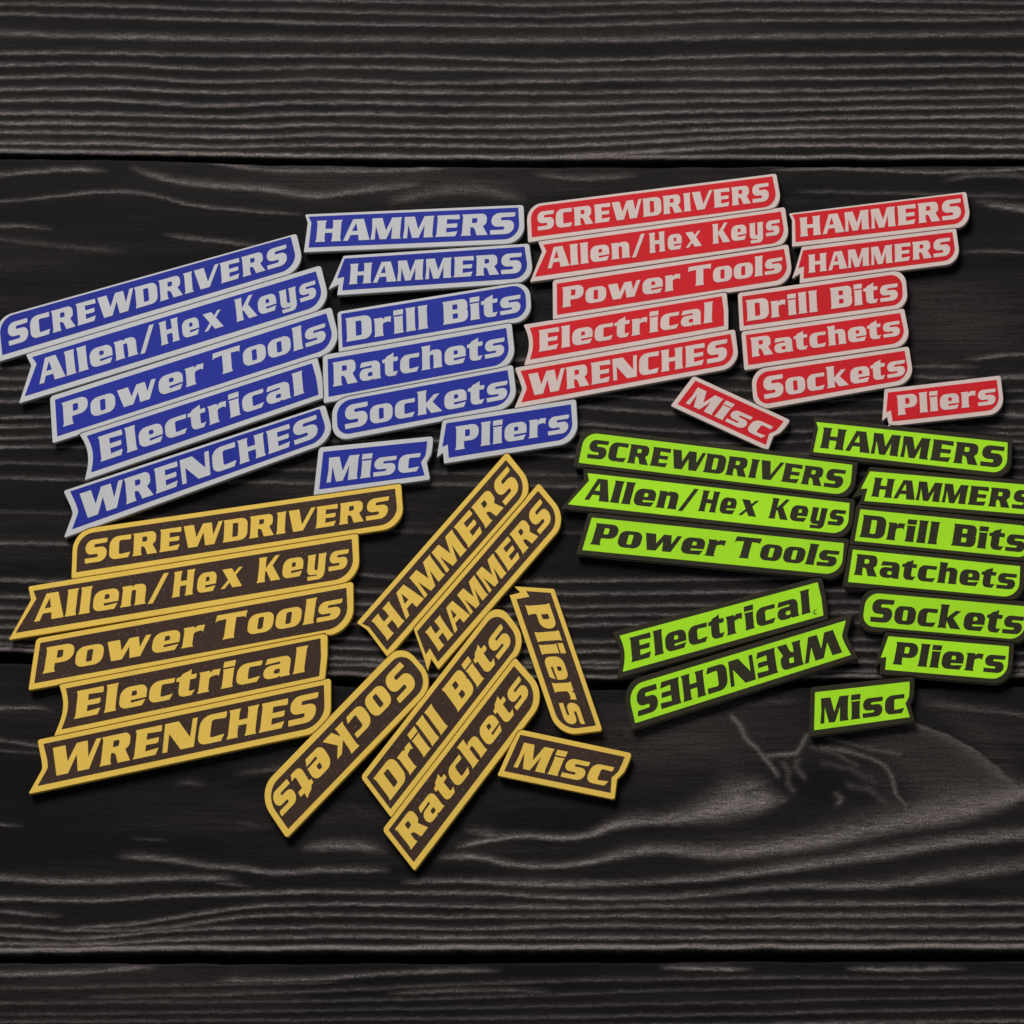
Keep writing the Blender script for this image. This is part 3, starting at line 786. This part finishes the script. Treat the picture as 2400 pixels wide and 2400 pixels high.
LABELS = {
 ('blue','SCREW'): 'blue SCREWDRIVERS label with white rim, topmost of the left blue stack',
 ('blue','ALLEN'): 'blue hex keys label with white rim, pointed notch at its left end',
 ('blue','POWER'): 'blue Power Tools label with white rim between hex keys and Electrical labels',
 ('blue','ELECT'): 'blue Electrical label with white rim and concave left end',
 ('blue','WRENCH'): 'blue WRENCHES label with white rim and jaw shaped left end above the brown SCREWDRIVERS label',
 ('blue','HAM1'): 'larger blue HAMMERS label with white rim, highest blue label beside the red stack',
 ('blue','HAM2'): 'smaller blue HAMMERS label with a claw tip at its left end',
 ('blue','DRILL'): 'blue Drill Bits label with white rim and rounded right end above blue Ratchets',
 ('blue','RATCH'): 'blue Ratchets label with white rim between Drill Bits and Sockets',
 ('blue','SOCK'): 'blue Sockets label with white rim and rounded left end',
 ('blue','PLIER'): 'short blue Pliers label with white rim and claw tip, under the red WRENCHES label',
 ('blue','MISC'): 'short blue Misc label with white rim touching the brown SCREWDRIVERS label',
 ('red','SCREW'): 'red SCREWDRIVERS label with white rim, topmost of all the labels',
 ('red','ALLEN'): 'red hex keys label with white rim, pointed notch at its left end',
 ('red','POWER'): 'red Power Tools label with white rim between hex keys and Electrical labels',
 ('red','ELECT'): 'red Electrical label with white rim and concave left end',
 ('red','WRENCH'): 'red WRENCHES label with white rim and jaw shaped left end above blue Pliers',
 ('red','HAM1'): 'larger red HAMMERS label with white rim at the top right',
 ('red','HAM2'): 'smaller red HAMMERS label with a claw tip at its left end',
 ('red','DRILL'): 'red Drill Bits label with white rim and rounded right end above red Ratchets',
 ('red','RATCH'): 'red Ratchets label with white rim between Drill Bits and Sockets',
 ('red','SOCK'): 'red Sockets label with white rim and rounded left end',
 ('red','PLIER'): 'short red Pliers label with white rim and claw tip above lime green HAMMERS',
 ('red','MISC'): 'short red Misc label with white rim turned diagonally under red WRENCHES',
 ('green','SCREW'): 'lime green SCREWDRIVERS label with black rim, topmost of its stack',
 ('green','ALLEN'): 'lime green hex keys label with black rim, pointed notch at its left end',
 ('green','POWER'): 'lime green Power Tools label with black rim under the hex keys label',
 ('green','ELECT'): 'lime green Electrical label with black rim tilted uphill beside a brown Pliers label',
 ('green','WRENCH'): 'lime green WRENCHES label with black rim lying upside down under Electrical',
 ('green','HAM1'): 'larger lime green HAMMERS label with black rim under the red Pliers label',
 ('green','HAM2'): 'smaller lime green HAMMERS label with claw tip, cut by the right picture edge',
 ('green','DRILL'): 'lime green Drill Bits label with black rim above lime green Ratchets',
 ('green','RATCH'): 'lime green Ratchets label with black rim between Drill Bits and Sockets',
 ('green','SOCK'): 'lime green Sockets label with black rim and rounded left end',
 ('green','PLIER'): 'short lime green Pliers label with black rim and claw tip under Sockets',
 ('green','MISC'): 'short lime green Misc label with black rim, lowest of the green labels',
 ('yellow','SCREW'): 'brown SCREWDRIVERS label with yellow rim and lettering, topmost of the left brown stack',
 ('yellow','ALLEN'): 'brown hex keys label with yellow rim, pointed notch at its left end',
 ('yellow','POWER'): 'brown Power Tools label with yellow rim between hex keys and Electrical labels',
 ('yellow','ELECT'): 'brown Electrical label with yellow rim and concave left end',
 ('yellow','WRENCH'): 'brown WRENCHES label with yellow rim and jaw shaped left end, lowest of its stack',
 ('yellow','HAM1'): 'larger diagonal brown HAMMERS label with yellow rim, its tip below blue Pliers',
 ('yellow','HAM2'): 'smaller diagonal brown HAMMERS label with yellow rim and a claw tip',
 ('yellow','DRILL'): 'diagonal brown Drill Bits label with yellow rim between Sockets and Ratchets',
 ('yellow','RATCH'): 'diagonal brown Ratchets label with yellow rim, its corner lowest of all labels',
 ('yellow','SOCK'): 'upside down diagonal brown Sockets label with yellow rim and rounded ends',
 ('yellow','PLIER'): 'short brown Pliers label with yellow rim standing nearly upright',
 ('yellow','MISC'): 'short brown Misc label with yellow rim under the brown Pliers label',
}

# neighbouring labels touch along a hairline seam: trim the printed rims where they would run into each other
def densify(p, step=0.0008):
    out = []
    for i in range(len(p)):
        a = np.array(p[i]); b = np.array(p[(i + 1) % len(p)])
        m = max(1, int(np.hypot(*(b - a)) / step))
        out += [tuple(a + (b - a) * j / m) for j in range(m)]
    return np.array(out)

def signed(P, poly):
    """distance of points to a polygon's edge, negative inside"""
    A = poly; B = np.roll(poly, -1, 0); D = B - A
    L2 = (D ** 2).sum(1) + 1e-18
    r = P[:, None, :] - A[None]
    s = np.clip((r * D[None]).sum(2) / L2[None], 0, 1)
    dist = np.sqrt((((r - s[..., None] * D[None]) ** 2).sum(2)).min(1))
    y = P[:, 1:2]; c = (A[None, :, 1] > y) != (B[None, :, 1] > y)
    with np.errstate(divide='ignore', invalid='ignore'):
        xi = D[None, :, 0] * (y - A[None, :, 1]) / D[None, :, 1] + A[None, :, 0]
    ins = (np.sum(c & (P[:, 0:1] < xi), 1) % 2) == 1
    return np.where(ins, -dist, dist)

GAP = 0.00040
D_OUT = {}; D_FLD = {}
for i, ((c, n), q) in enumerate(QUADS.items()):
    a, b = make_label(c, n, '', i, True)
    D_OUT[(c, n)] = densify(a); D_FLD[(c, n)] = np.array(b)
keys = list(D_OUT)
for it in range(7):
    for k in keys:
        P = D_OUT[k]
        e = np.roll(P, -1, 0) - np.roll(P, 1, 0)
        nrm = np.stack([e[:, 1], -e[:, 0]], 1); nrm /= np.maximum(np.hypot(nrm[:, 0], nrm[:, 1]), 1e-9)[:, None]
        move = np.zeros(len(P))
        for k2 in keys:
            if k2 == k: continue
            Q2 = D_OUT[k2]
            if (P[:, 0].max() < Q2[:, 0].min() - .002 or P[:, 0].min() > Q2[:, 0].max() + .002 or
                    P[:, 1].max() < Q2[:, 1].min() - .002 or P[:, 1].min() > Q2[:, 1].max() + .002): continue
            near = np.where((P[:, 0] > Q2[:, 0].min() - .002) & (P[:, 0] < Q2[:, 0].max() + .002) & (P[:, 1] > Q2[:, 1].min() - .002) & (P[:, 1] < Q2[:, 1].max() + .002))[0]
            if len(near) == 0: continue
            sd = signed(P[near], Q2)
            move[near] = np.maximum(move[near], np.clip(GAP - sd, 0, .003))
        move *= 0.6
        move = np.maximum(move, (np.roll(move, 1) + move + np.roll(move, -1)) / 3)
        newP = P - nrm * move[:, None]
        room = signed(newP, D_FLD[k])
        ok = room > 0.0005
        D_OUT[k] = np.where(ok[:, None], newP, P)
for k in keys:
    P = D_OUT[k]
    OUTLINES[k] = [tuple(p) for p in P]
for i, ((c, n), q) in enumerate(QUADS.items()):
    make_label(c, n, LABELS[(c, n)], i)
